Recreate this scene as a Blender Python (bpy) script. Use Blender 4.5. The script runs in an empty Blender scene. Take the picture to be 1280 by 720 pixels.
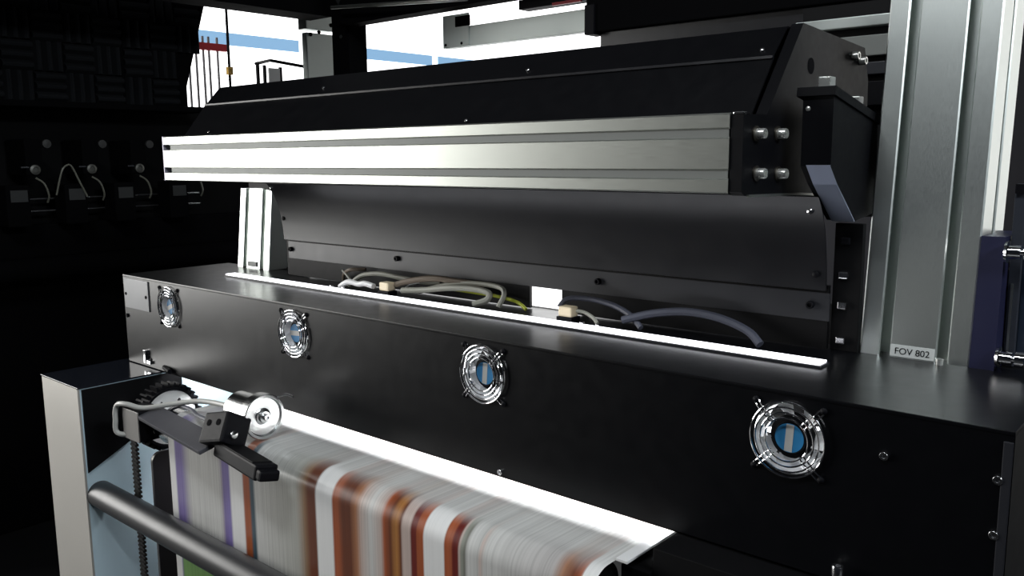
import bpy, math, random
from mathutils import Vector, Matrix
random.seed(7)
S = bpy.context.scene
COL = S.collection

# ------------------------------------------------------------------ camera
cam = bpy.data.cameras.new('camera'); cam.sensor_width = 36.0; cam.lens = 1084.0/1280.0*36.0
cam.clip_start = 0.02; cam.clip_end = 100
cam_o = bpy.data.objects.new('camera', cam); COL.objects.link(cam_o)
R = ((0.75483321, 0.09225739, -0.64939619), (0.65586425, -0.11869219, 0.74548927), (-0.00830136, -0.9886358, -0.15010113))
cam_o.matrix_world = Matrix(((R[0][0], -R[0][1], -R[0][2], 0.0), (R[1][0], -R[1][1], -R[1][2], 0.0),
                             (R[2][0], -R[2][1], -R[2][2], 1.65), (0, 0, 0, 1)))
S.camera = cam_o

# ------------------------------------------------------------------ world, lights, exposure
w = bpy.data.worlds.new('hall_dim'); S.world = w; w.use_nodes = True
w.node_tree.nodes['Background'].inputs[0].default_value = (0.55, 0.65, 0.85, 1)
w.node_tree.nodes['Background'].inputs[1].default_value = 0.012
S.view_settings.view_transform = 'Standard'; S.view_settings.look = 'None'
S.view_settings.exposure = 0.0; S.view_settings.gamma = 1.0; S.view_settings.use_curve_mapping = False

def area(name, loc, target, sx, sy, power, color=(1, 1, 1)):
    l = bpy.data.lights.new(name, 'AREA'); l.shape = 'RECTANGLE'; l.size = sx; l.size_y = sy; l.energy = power; l.color = color
    o = bpy.data.objects.new(name, l); COL.objects.link(o); o.location = loc
    o.rotation_euler = (Vector(target)-Vector(loc)).to_track_quat('-Z', 'Y').to_euler()
    return o
# daylight of the hall's side window (left, behind the camera) and ceiling fixtures over the aisle
area('window_daylight', (-6.3, -1.0, 1.9), (-5.0, -1.0, 1.9), 3.2, 2.4, 240, (1.0, 0.99, 0.96))
area('aisle_ceiling_light', (-0.9, -0.6, 3.9), (-1.2, 1.1, 1.0), 1.2, 0.3, 38, (0.93, 0.97, 1.0))
area('side_ceiling_light', (2.3, 0.9, 3.3), (-1.2, 1.5, 1.3), 1.6, 0.4, 70, (0.90, 0.96, 1.0))

# ------------------------------------------------------------------ materials
MATS = {}
def mat(name, col, rough=0.5, metal=0.0, spec=0.5, noise=0.0, nscale=40, bump=0.0, stretch=None, emit=None, estr=0.0, coat=0.0):
    if name in MATS: return MATS[name]
    m = bpy.data.materials.new(name); m.use_nodes = True; nt = m.node_tree; b = nt.nodes['Principled BSDF']
    b.inputs['Base Color'].default_value = (*col, 1); b.inputs['Roughness'].default_value = rough
    b.inputs['Metallic'].default_value = metal; b.inputs['Specular IOR Level'].default_value = spec
    b.inputs['Coat Weight'].default_value = coat
    if emit:
        b.inputs['Emission Color'].default_value = (*emit, 1); b.inputs['Emission Strength'].default_value = estr
    if noise > 0 or bump > 0:
        tc = nt.nodes.new('ShaderNodeTexCoord'); mp = nt.nodes.new('ShaderNodeMapping'); nz = nt.nodes.new('ShaderNodeTexNoise')
        nz.inputs['Scale'].default_value = nscale; nz.inputs['Detail'].default_value = 4
        if stretch: mp.inputs['Scale'].default_value = stretch
        nt.links.new(tc.outputs['Object'], mp.inputs[0]); nt.links.new(mp.outputs[0], nz.inputs['Vector'])
        if noise > 0:
            mr = nt.nodes.new('ShaderNodeMapRange')
            mr.inputs['To Min'].default_value = max(0.02, rough-noise); mr.inputs['To Max'].default_value = min(1, rough+noise)
            nt.links.new(nz.outputs[0], mr.inputs[0]); nt.links.new(mr.outputs[0], b.inputs['Roughness'])
            mx = nt.nodes.new('ShaderNodeMix'); mx.data_type = 'RGBA'
            mx.inputs[6].default_value = (*[c*(1-noise*0.6) for c in col], 1); mx.inputs[7].default_value = (*[min(1, c*(1+noise*0.6)) for c in col], 1)
            nt.links.new(nz.outputs[0], mx.inputs[0]); nt.links.new(mx.outputs[2], b.inputs['Base Color'])
        if bump > 0:
            bp = nt.nodes.new('ShaderNodeBump'); bp.inputs['Strength'].default_value = bump; bp.inputs['Distance'].default_value = 0.002
            nt.links.new(nz.outputs[0], bp.inputs['Height']); nt.links.new(bp.outputs[0], b.inputs['Normal'])
    MATS[name] = m
    return m

BLACK = mat('black_powder_coat', (0.003, 0.0032, 0.0045), 0.5, 0, 0.14, 0.06, 60, 0.03)
BLACKG = mat('black_satin_sheet', (0.0022, 0.0024, 0.0034), 0.31, 0, 0.38, 0.05, 30)
BLACKM = mat('black_matte_plate', (0.0025, 0.0025, 0.0032), 0.55, 0, 0.2, 0.05, 50)
GLOSS = mat('black_gloss_plate', (0.012, 0.014, 0.02), 0.14, 0, 0.6, 0.04, 20)
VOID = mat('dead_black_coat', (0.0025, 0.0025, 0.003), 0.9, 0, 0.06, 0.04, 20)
GREYSHEET = mat('dark_grey_sheet', (0.0035, 0.0038, 0.0065), 0.34, 0, 0.8, 0.05, 30)
MIDGREY = mat('mid_grey_sheet', (0.020, 0.021, 0.026), 0.42, 0, 0.5, 0.05, 30)
ALU = mat('brushed_aluminium', (0.50, 0.52, 0.485), 0.38, 1.0, 0.5, 0.08, 30, 0, (1, 40, 40))
ALUV = mat('anodised_aluminium_post', (0.82, 0.87, 0.84), 0.36, 1.0, 0.5, 0.07, 30, 0, (40, 40, 1))
ALUT = mat('turned_aluminium', (0.66, 0.67, 0.67), 0.22, 1.0, 0.5, 0.06, 60)
SLOT = mat('slot_cover_grey', (0.20, 0.21, 0.20), 0.55, 0.3, 0.5, 0.05, 30)
STEEL = mat('bright_steel', (0.8, 0.8, 0.82), 0.2, 1.0, 0.5, 0.05, 50)
CHROME = mat('chrome_wire', (0.9, 0.9, 0.92), 0.08, 1.0, 0.5)
GALV = mat('galvanised_sheet', (0.62, 0.67, 0.65), 0.42, 0.8, 0.5, 0.15, 8)
GALVD = mat('dull_grey_slat', (0.20, 0.21, 0.20), 0.5, 0.2, 0.4, 0.1, 8)
BLKPL = mat('black_plastic', (0.005, 0.005, 0.007), 0.55, 0, 0.12, 0.05, 80)
BLUEPL = mat('blue_label_print', (0.03, 0.22, 0.48), 0.4, 0, 0.5, 0.04, 80)
STRIPE = mat('label_grey_stripe', (0.55, 0.55, 0.53), 0.5, 0, 0.5, 0.05, 80)
CLEARPL = mat('pale_fan_plastic', (0.85, 0.86, 0.88), 0.25, 0.0, 0.6, 0.05, 60)
PAINTBLUE = mat('pale_blue_paint', (0.60, 0.77, 0.86), 0.45, 0, 0.5, 0.05, 20)
WHITEPL = mat('white_plastic', (0.85, 0.85, 0.84), 0.4, 0, 0.5, 0.04, 60)
CREAM = mat('cream_connector', (0.85, 0.72, 0.50), 0.45, 0, 0.5, 0.05, 60)
CABLE_G = mat('grey_cable_jacket', (0.36, 0.36, 0.31), 0.5, 0, 0.4, 0.06, 60)
CABLE_B = mat('brown_cable_jacket', (0.20, 0.16, 0.12), 0.5, 0, 0.4, 0.06, 60)
CABLE_Y = mat('yellow_green_cable', (0.45, 0.50, 0.04), 0.5, 0, 0.4, 0.06, 60)
CABLE_D = mat('dark_grey_cable', (0.07, 0.075, 0.10), 0.5, 0, 0.4, 0.06, 60)
RUBBER = mat('black_rubber_belt', (0.02, 0.018, 0.017), 0.6, 0, 0.4, 0.08, 80)
NAVY = mat('navy_coated_plate', (0.012, 0.013, 0.045), 0.45, 0, 0.5, 0.05, 40)
FOAM = mat('charcoal_acoustic_foam', (0.010, 0.011, 0.013), 0.95, 0, 0.2, 0.04, 200, 0.3)
LABELW = mat('silver_label', (0.60, 0.63, 0.62), 0.5, 0, 0.5, 0.03, 60)
INK = mat('black_ink', (0.004, 0.004, 0.005), 0.9, 0, 0.05)
ZINC = mat('zinc_plated', (0.78, 0.79, 0.76), 0.28, 0.75, 0.6, 0.05, 50)
FLOORM = mat('dark_hall_floor', (0.008, 0.008, 0.009), 0.6, 0, 0.3, 0.1, 4)
CEILM = mat('dark_hall_ceiling', (0.02, 0.02, 0.022), 0.9, 0, 0.2, 0.05, 4)
WALLM = mat('dark_hall_wall', (0.03, 0.03, 0.035), 0.8, 0, 0.3, 0.05, 4)
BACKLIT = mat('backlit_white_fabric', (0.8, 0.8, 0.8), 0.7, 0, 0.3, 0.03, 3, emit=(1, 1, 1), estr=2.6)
BACKBLUE = mat('backlit_blue_band', (0.2, 0.4, 0.6), 0.7, 0, 0.3, 0.03, 3, emit=(0.30, 0.52, 0.78), estr=0.85)
WINGLASS = mat('daylight_window_pane', (0.8, 0.8, 0.8), 0.3, 0, 0.3, emit=(1, 0.99, 0.96), estr=1.7)
LEDW = mat('led_white', (0.9, 0.9, 0.9), 0.4, 0, 0.3, emit=(0.93, 0.94, 1.0), estr=2.5)
RED = mat('red_paint', (0.75, 0.03, 0.05), 0.4, 0, 0.5, 0.05, 20)
WHITEPAINT = mat('white_paint', (0.8, 0.8, 0.8), 0.5, 0, 0.4, 0.04, 20)
AMBER = mat('amber_plastic', (0.6, 0.35, 0.03), 0.4)

# ------------------------------------------------------------------ mesh builder
class MB:
    def __init__(s): s.v = []; s.f = []; s.sm = []; s.uv = None
    def add(s, vs, fs, smooth=False):
        o = len(s.v); s.v += [Vector(p) for p in vs]
        for f in fs: s.f.append([i+o for i in f]); s.sm.append(smooth)
        return s
    def box(s, a, b, bev=0.0):
        (x0, y0, z0), (x1, y1, z1) = a, b
        if bev <= 0:
            vs = [(x, y, z) for z in (z0, z1) for y in (y0, y1) for x in (x0, x1)]
            return s.add(vs, [(0, 2, 3, 1), (4, 5, 7, 6), (0, 1, 5, 4), (2, 6, 7, 3), (0, 4, 6, 2), (1, 3, 7, 5)])
        import bmesh
        bm = bmesh.new(); bmesh.ops.create_cube(bm, size=1.0)
        for v in bm.verts:
            v.co = Vector((x0+(v.co.x+.5)*(x1-x0), y0+(v.co.y+.5)*(y1-y0), z0+(v.co.z+.5)*(z1-z0)))
        bmesh.ops.bevel(bm, geom=bm.edges[:], offset=bev, segments=2, profile=0.6, affect='EDGES')
        bm.verts.index_update()
        s.add([v.co.copy() for v in bm.verts], [[v.index for v in f.verts] for f in bm.faces]); bm.free()
        return s
    def xbox(s, a, b, M, bev=0.0):
        t = MB().box(a, b, bev); return s.add([M @ v for v in t.v], t.f)
    def cyl(s, p0, p1, r, n=20, r1=None, caps=True):
        p0 = Vector(p0); p1 = Vector(p1); d = (p1-p0).normalized(); r1 = r if r1 is None else r1
        u = d.orthogonal().normalized(); w_ = d.cross(u)
        a = [p0+(u*math.cos(t)+w_*math.sin(t))*r for t in [2*math.pi*i/n for i in range(n)]]
        b = [p1+(u*math.cos(t)+w_*math.sin(t))*r1 for t in [2*math.pi*i/n for i in range(n)]]
        s.add(a+b, [(i, (i+1) % n, n+(i+1) % n, n+i) for i in range(n)], True)
        if caps: s.add(a, [list(range(n))[::-1]]); s.add(b, [list(range(n))])
        return s
    def lathe(s, p0, axis, prof, n=32, smooth=True):
        # prof: list of (along, radius)
        p0 = Vector(p0); d = Vector(axis).normalized(); u = d.orthogonal().normalized(); w_ = d.cross(u)
        vs = []
        for (h, r) in prof:
            vs += [p0+d*h+(u*math.cos(t)+w_*math.sin(t))*r for t in [2*math.pi*i/n for i in range(n)]]
        fs = []
        for k in range(len(prof)-1):
            fs += [(k*n+i, k*n+(i+1) % n, (k+1)*n+(i+1) % n, (k+1)*n+i) for i in range(n)]
        return s.add(vs, fs, smooth)
    def torus(s, c, axis, R_, r, n=40, m=8):
        c = Vector(c); d = Vector(axis).normalized(); u = d.orthogonal().normalized(); w_ = d.cross(u)
        vs = []; fs = []
        for i in range(n):
            t = 2*math.pi*i/n; e = u*math.cos(t)+w_*math.sin(t)
            for j in range(m):
                q = 2*math.pi*j/m; vs.append(c+e*(R_+r*math.cos(q))+d*r*math.sin(q))
        for i in range(n):
            for j in range(m):
                fs.append((i*m+j, ((i+1) % n)*m+j, ((i+1) % n)*m+(j+1) % m, i*m+(j+1) % m))
        return s.add(vs, fs, True)
    def tube(s, pts, r, n=8, sub=6):
        P = [Vector(p) for p in pts]
        if sub > 1 and len(P) > 2:
            Q = []
            for i in range(len(P)-1):
                a = P[max(i-1, 0)]; b = P[i]; c = P[i+1]; d = P[min(i+2, len(P)-1)]
                for k in range(sub):
                    t = k/sub
                    Q.append(0.5*((2*b)+(c-a)*t+(2*a-5*b+4*c-d)*t*t+(3*b-a-3*c+d)*t*t*t))
            Q.append(P[-1]); P = Q
        up = None; vs = []; fs = []
        for i, p in enumerate(P):
            d = (P[min(i+1, len(P)-1)]-P[max(i-1, 0)]).normalized()
            if up is None: up = d.orthogonal().normalized()
            up = (up-d*up.dot(d)).normalized(); w_ = d.cross(up)
            vs += [p+(up*math.cos(2*math.pi*j/n)+w_*math.sin(2*math.pi*j/n))*r for j in range(n)]
        for i in range(len(P)-1):
            fs += [(i*n+j, i*n+(j+1) % n, (i+1)*n+(j+1) % n, (i+1)*n+j) for j in range(n)]
        s.add(vs, fs, True); s.add(vs[:n], [list(range(n))[::-1]]); s.add(vs[-n:], [list(range(n))])
        return s
    def ext(s, poly, vec):
        # poly: 3d outline, extruded by vec
        a = [Vector(p) for p in poly]; vec = Vector(vec); b = [p+vec for p in a]; n = len(a)
        s.add(a+b, [(i, (i+1) % n, n+(i+1) % n, n+i) for i in range(n)])
        s.add(a, [list(range(n))[::-1]]); s.add(b, [list(range(n))])
        return s
    def yz(s, poly, x0, x1): return s.ext([(x0, y, z) for y, z in poly], (x1-x0, 0, 0))
    def obj(s, name, m, parent=None, loc=None):
        base = Vector((0, 0, 0))
        if parent is not None:
            q = parent
            while q is not None: base = base+q.location; q = q.parent
        elif loc is not None: base = Vector(loc)
        me = bpy.data.meshes.new(name)
        me.from_pydata([v-base for v in s.v], [], s.f); me.update()
        import bmesh
        bm = bmesh.new(); bm.from_mesh(me); bmesh.ops.remove_doubles(bm, verts=bm.verts, dist=1e-6)
        if not getattr(s, 'open', False): bmesh.ops.recalc_face_normals(bm, faces=bm.faces)
        bm.to_mesh(me); bm.free()
        # smooth flags by angle: mark smooth where requested through a sharp-edge pass
        if any(s.sm):
            for p in me.polygons: p.use_smooth = len(p.vertices) == 4
            for e_i in sharp_edges(me): me.edges[e_i].use_edge_sharp = True
        me.materials.append(m)
        o = bpy.data.objects.new(name, me); COL.objects.link(o)
        if parent is not None: o.parent = parent
        elif loc is not None: o.location = loc
        return o
def sharp_edges(me, ang=math.radians(38)):
    ef = {}
    for p in me.polygons:
        for k in p.edge_keys: ef.setdefault(k, []).append(p.index)
    out = []
    for e in me.edges:
        fs = ef.get(tuple(sorted(e.vertices)), [])
        if len(fs) != 2 or me.polygons[fs[0]].normal.angle(me.polygons[fs[1]].normal, 0) > ang: out.append(e.index)
    return out

def tag(o, label=None, cat=None, group=None, kind=None):
    if label: o['label'] = label
    if cat: o['category'] = cat
    if group: o['group'] = group
    if kind: o['kind'] = kind
    return o
def thing(name, label, cat, loc=(0, 0, 0), group=None):
    o = bpy.data.objects.new(name, None); o.empty_display_size = 0.05; COL.objects.link(o); o.location = loc
    return tag(o, label, cat, group)
def copy_tree(o, parent=None):
    c = o.copy(); COL.objects.link(c); c.parent = parent
    for ch in o.children: copy_tree(ch, c)
    return c
def struct(name, mb, m, loc=(0, 0, 0)): return tag(mb.obj(name, m, None, loc), kind='structure')

def screw_dome(p, d, r, h=None):
    h = h or r*0.6; return MB().lathe(p, d, [(0, 0.0001), (0, r), (h*.5, r*.95), (h*.85, r*.6), (h, 0.0001)], 14)
def cap_bolt(p, d, r, h):
    # socket head with a recessed hexagon look
    return MB().lathe(p, d, [(0, 0.0001), (0, r), (h*.88, r), (h, r*.9), (h, r*.55), (h*.5, r*.5), (h*.5, 0.0001)], 16)

# ================================================================== SETTING
ZT = 1.304     # housing top
ZB = 1.033     # housing bottom
struct('floor', MB().box((-7, -4.5, -0.05), (3, 9.6, 0)), FLOORM)
struct('ceiling', MB().box((-7, -4.5, 5.0), (3, 9.6, 5.05)), CEILM)
wl = MB()
wl.box((-6.75, -4.5, 0), (-6.65, -2.9, 5)); wl.box((-6.75, -2.9, 0), (-6.65, 0.7, 0.7)); wl.box((-6.75, -2.9, 3.5), (-6.65, 0.7, 5)); wl.box((-6.75, 0.7, 0), (-6.65, 9.5, 5))
struct('wall_left', wl, WALLM)
wn = struct('window_1', MB().box((-6.74, -2.9, 0.7), (-6.72, 0.7, 3.5)), WALLM)
for i in range(3):
    y0 = -2.9+i*1.2
    MB().box((-6.715, y0+0.04, 0.75), (-6.70, y0+1.16, 3.45)).obj('pane', WINGLASS, wn)
for y in (-2.9, -1.7, -0.5, 0.66): MB().box((-6.71, y, 0.7), (-6.66, y+0.04, 3.5)).obj('window_frame', WHITEPAINT, wn)

wb2 = MB(); wb2.box((-7, 9.5, 0), (0.5, 9.6, 5)); wb2.box((0.5, 9.5, 0), (3, 9.6, 0.4)); wb2.box((0.5, 9.5, 4.6), (3, 9.6, 5))
struct('wall_back', wb2, WALLM)
wn2 = struct('added_window', MB().box((0.5, 9.57, 0.4), (3.0, 9.6, 4.6)), WALLM)  # unseen glowing window, added to brighten the column's right side
for i in range(2): MB().box((0.55+i*1.25, 9.55, 0.45), (1.70+i*1.25, 9.57, 4.55)).obj('pane', WINGLASS, wn2)  # glowing panes of the added unseen window
# ceiling fixture belonging to the aisle light
for lx, ly, lz, sx, sy, lab in ((-0.9, -0.6, 3.93, 0.65, 0.2, 'long white ceiling lamp over the aisle in front of the press'), (2.3, 0.9, 3.33, 0.3, 0.85, 'long white ceiling lamp to the right of the press')):
    cf = thing('ceiling_lamp', lab, 'lamp', (lx, ly, lz), 'ceiling lamps of the hall')
    MB().box((lx-sx, ly-sy, lz+0.22), (lx+sx, ly+sy, lz+0.28), 0.01).obj('lamp_body', WHITEPAINT, cf)
    for k in (-1, 1): MB().cyl((lx+k*sx*0.7, ly, lz+0.28), (lx+k*sx*0.7, ly, 5.0), 0.006, 8).obj('hanger', STEEL, cf)

# ================================================================== HOUSING (black box with the fans)
XL, XR, YF, YBK = -2.622, -0.212, 1.2, 1.56
FX = (-2.344, -1.741, -1.120, -0.505); FZ = 1.233; HR = 0.0545
h = thing('printer_housing', 'long black sheet metal housing with four round fans along its front', 'machine housing', (-1.4, 1.2, ZB))
fp = MB()
def plate_with_hole(mb, x0, x1, z0, z1, cx, cz, r, y0, y1, n=48):
    angs = sorted([2*math.pi*i/n for i in range(n)]+[math.atan2(z-cz, x-cx) % (2*math.pi) for x in (x0, x1) for z in (z0, z1)])
    inn = []; out = []
    for t in angs:
        c, s_ = math.cos(t), math.sin(t); inn.append((cx+r*c, cz+r*s_))
        k = min([((x1 if c > 0 else x0)-cx)/c if abs(c) > 1e-9 else 1e9, ((z1 if s_ > 0 else z0)-cz)/s_ if abs(s_) > 1e-9 else 1e9])
        out.append((cx+k*c, cz+k*s_))
    m = len(angs)
    vs = [(x, y0, z) for x, z in inn]+[(x, y0, z) for x, z in out]+[(x, y1, z) for x, z in inn]+[(x, y1, z) for x, z in out]
    fs = []
    for i in range(m):
        j = (i+1) % m
        fs += [(i, j, m+j, m+i), (2*m+i, 3*m+i, 3*m+j, 2*m+j), (i, 2*m+i, 2*m+j, j)]
    mb.add(vs, fs)
edges = [XL]+[(FX[i]+FX[i+1])/2 for i in range(3)]+[XR]
# the four cells of the front sheet share their borders, the sheet is one piece
for i in range(4): plate_with_hole(fp, edges[i], edges[i+1], ZB, ZT-0.006, FX[i], FZ, HR, YF, YF+0.002)
fp.box((XL, YF, ZB-0.0), (XR, YF+0.012, ZB+0.002)); fp.open = True
fpo = fp.obj('front_panel', BLACKG, h)
MB().box((XL, YF-0.001, ZT-0.006), (XR, YBK, ZT), 0.0015).obj('top_panel', BLACKG, h)
MB().box((XL, YF+0.002, ZB), (XL+0.002, YBK, ZT-0.006)).obj('side_panel', BLACKG, h)
MB().box((XR-0.002, YF+0.002, ZB), (XR, YBK, ZT-0.006)).obj('side_panel', BLACKG, h)
MB().box((XL, YBK-0.002, ZB), (XR, YBK, ZT-0.006)).obj('rear_panel', BLACKG, h)
MB().box((XL+.002, 1.40, ZB), (XR-.002, YBK-.002, ZB+0.002)).obj('bottom_panel', BLACKM, h)
cp = MB().box((-2.612, 1.1965, 1.204), (-2.462, 1.2, 1.294), 0.001).obj('cover_plate', mat('grey_cover_plate', (0.16, 0.165, 0.175), 0.38, 0.2, 0.5, 0.05, 40), h)
for x in (-2.602, -2.476): screw_dome((x, 1.1965, 1.247), (0, -1, 0), 0.005).obj('screw', BLKPL, cp)
for x, z, m in ((-2.608, 1.178, BLKPL), (-1.078, 1.044, STEEL), (-0.367, 1.238, STEEL), (-0.227, 1.238, STEEL), (-0.227, 1.164, STEEL)):
    cap_bolt((x, 1.2, z), (0, -1, 0), 0.006, 0.005).obj('screw', m, fpo)
# small hinge bracket low at the left
hb = MB().box((-2.506, 1.190, 1.045), (-2.494, 1.2, 1.085), 0.001); hb.box((-2.494, 1.192, 1.045), (-2.47, 1.2, 1.055), 0.001)
hbo = hb.obj('hinge_bracket', STEEL, h)
for x, z in ((-2.488, 1.075), (-2.478, 1.057)): screw_dome((x, 1.2, z), (0, -1, 0), 0.006).obj('screw', BLKPL, hbo)
for x in (-2.40, ): MB().cyl((x, 1.2, 1.047), (x+0.05, 1.19, 1.043), 0.007, 10).obj('hinge_pin', BLKPL, hbo)
rv = MB().box((XR-0.012, 1.1965, 1.10), (XR-0.0005, 1.1995, 1.290), 0.0012).obj('edge_strip', MIDGREY, h)
# socket screw on a tab low on the front
tb = MB().box((-0.447, 1.175, 1.033), (-0.39, 1.1995, 1.037)).obj('tab', BLACKM, h)
ts = cap_bolt((-0.418, 1.186, 1.052), (0, 0, 1), 0.0085, 0.014); ts.cyl((-0.418, 1.186, 1.037), (-0.418, 1.186, 1.053), 0.0048, 12)
ts.obj('tab_screw', STEEL, tb)
# rear rail under the columns
tag(MB().box((-2.53, 1.565, 1.18), (-0.20, 1.76, 1.302), 0.003).obj('rear_rail', BLACKM, None, (-1.4, 1.66, 1.18)), 'black square rail behind the housing carrying both aluminium columns', 'rail')

# ---- light strip on the housing top
ls = thing('light_strip', 'glowing white light strip along the rear of the housing top', 'light strip', (-1.43, 1.39, ZT))
MB().box((-2.325, 1.366, ZT), (-0.526, 1.404, ZT+0.004)).obj('strip_base', MIDGREY, ls)
MB().box((-2.322, 1.369, ZT+0.004), (-0.529, 1.401, ZT+0.008), 0.001).obj('diffuser', LEDW, ls)

# ---- fans
def make_fan():
    f = thing('cooling_fan', '', 'fan', (0, 0, 0), 'cooling fans on the housing front')
    MB().lathe((0, 0.003, 0), (0, 1, 0), [(0, HR-0.0005), (0, 0.0525), (0.012, 0.0505), (0.034, 0.0505), (0.034, HR-0.0005), (0, HR-0.0005)], 48).obj('fan_frame', CLEARPL, f)
    g = MB()
    gd = MB().torus((0, -0.006, 0), (0, 1, 0), 0.057, 0.0016, 56).obj('finger_guard', CHROME, f)
    for r in (0.049, 0.041, 0.033): MB().torus((0, -0.0075, 0), (0, 1, 0), r, 0.0014, 48).obj('guard_ring', CHROME, gd)
    for k in range(4):
        a = math.pi/4+k*math.pi/2; c, s_ = math.cos(a), math.sin(a); q = MB()
        for o in (-0.0035, 0.0035):
            q.tube([(0.031*c-o*s_, -0.005, 0.031*s_+o*c), (0.060*c-o*s_, -0.005, 0.060*s_+o*c), (0.070*c-o*s_, -0.0025, 0.070*s_+o*c), (0.0745*c, -0.0025, 0.0745*s_)], 0.0013, 6, 3)
        q.obj('guard_strut', CHROME, gd)
        screw_dome((0.073*c, -0.0005, 0.073*s_), (0, -1, 0), 0.0055, 0.005).obj('screw', BLKPL, f)
    hubo = MB().lathe((0, 0.004, 0), (0, 1, 0), [(0, 0.0001), (0, 0.0232), (0.003, 0.0245), (0.006, 0.0246), (0.008, 0.033), (0.028, 0.033), (0.028, 0.0001)], 36).obj('hub', BLKPL, f)
    lb = MB().lathe((0, 0.0034, 0), (0, 1, 0), [(0, 0.0001), (0, 0.0222), (0.0006, 0.0222)], 36).obj('hub_label', BLUEPL, hubo)
    MB().box((-0.006, 0.0030, -0.021), (0.006, 0.0034, 0.021)).obj('hub_stripe', STRIPE, hubo)
    for k in range(7):
        vs = []; n = 5
        for i in range(n+1):
            r = 0.032+(0.0495-0.032)*i/n
            for sd, yy in ((-1, 0.010), (0, 0.0175), (1, 0.027)):
                a = 2*math.pi*k/7+sd*0.33+0.10*i/n; vs.append((r*math.cos(a), yy, r*math.sin(a)))
        top = [Vector(v) for v in vs]; bot = [Vector(v)+Vector((0, 0.0014, 0)) for v in vs]; m = len(top)
        fs = []
        for i in range(n):
            for j in range(2):
                q = [i*3+j, i*3+j+1, (i+1)*3+j+1, (i+1)*3+j]; fs.append(q); fs.append([m+t for t in q[::-1]])
        for i in range(n): fs += [[i*3, (i+1)*3, m+(i+1)*3, m+i*3], [i*3+2, m+i*3+2, m+(i+1)*3+2, (i+1)*3+2]]
        fs += [[n*3, n*3+1, m+n*3+1, m+n*3], [n*3+1, n*3+2, m+n*3+2, m+n*3+1]]
        MB().add(top+bot, fs).obj('blade', CLEARPL, f)
    return f
fan0 = make_fan()
FL = ('chrome-guarded cooling fan beside the grey cover plate, farthest left', 'chrome-guarded cooling fan second from the grey cover plate, horizontal label stripe',
      'chrome-guarded cooling fan in the middle of the housing, third from the cover plate', 'largest, nearest chrome-guarded cooling fan with a grey stripe on its blue hub')
for i in range(4):
    f = fan0 if i == 0 else copy_tree(fan0)
    f.location = (FX[i], YF, FZ); f['label'] = FL[i]
    for ch in f.children:
        if ch.name.split('.')[0] == 'hub': ch.rotation_euler = (0, (1.2, 1.5, 0.08, 0.06)[i], 0)

# ---- lamp inside the housing, over the paper
il = thing('inner_lamp', 'white tube lamp under the housing lighting the paper', 'lamp', (-1.45, 1.31, 1.06))
MB().yz([(1.235, 1.12), (1.255, 1.16), (1.375, 1.16), (1.385, 1.12), (1.382, 1.12), (1.372, 1.157), (1.258, 1.157), (1.238, 1.12)], -2.35, -0.72).obj('reflector', WHITEPAINT, il)
MB().cyl((-2.33, 1.32, 1.14), (-0.74, 1.32, 1.14), 0.010, 14).obj('tube', mat('lamp_tube_glow', (0.9, 0.9, 0.9), 0.4, emit=(0.95, 0.97, 1.0), estr=22.0), il)
for x in (-2.35, -0.74): MB().box((x, 1.305, 1.125), (x+0.02, 1.335, 1.156)).obj('socket', WHITEPL, il)
MB().box((-2.35, 1.232, 1.036), (-0.765, 1.235, 1.16)).obj('light_stop', BLACKM, il)  # unseen strip, added to narrow the lamp light on the paper
MB().cyl((-2.33, 1.33, 1.205), (-0.30, 1.33, 1.205), 0.012, 14).obj('fan_fill_tube', mat('fan_fill_glow', (0.9, 0.9, 0.9), 0.4, emit=(0.95, 0.97, 1.0), estr=6.0), il)  # extra glowing tube, added to brighten the fans from behind
la = area('inner_lamp_light', (-1.535, 1.31, 1.12), (-1.535, 1.31, 0.9), 1.58, 0.12, 11, (0.95, 0.97, 1.0))

# ================================================================== PAPER WEB
pw = MB(); pw.open = True
prof = [(1.55, 1.0), (1.35, 1.0), (1.2, 1.0), (1.088, 1.0)]
for k in range(1, 15): a = k/14*math.pi/2; prof.append((1.088-0.05*math.sin(a), 0.95+0.05*math.cos(a)))
prof += [(1.038, 0.8), (1.038, 0.6), (1.038, 0.25)]
WX0, WX1 = -2.083, -0.747
arc = [-.2]
for i in range(1, len(prof)): arc.append(arc[-1]+math.hypot(prof[i][0]-prof[i-1][0], prof[i][1]-prof[i-1][1]))
NX = 12; vs = []; uvs = []
for (y, z), a in zip(prof, arc):
    for i in range(NX+1): vs.append((WX0+(WX1-WX0)*i/NX, y, z)); uvs.append((i/NX, a))
pw.add(vs, [(j*(NX+1)+i, j*(NX+1)+i+1, (j+1)*(NX+1)+i+1, (j+1)*(NX+1)+i) for j in range(len(prof)-1) for i in range(NX)], True)
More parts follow.
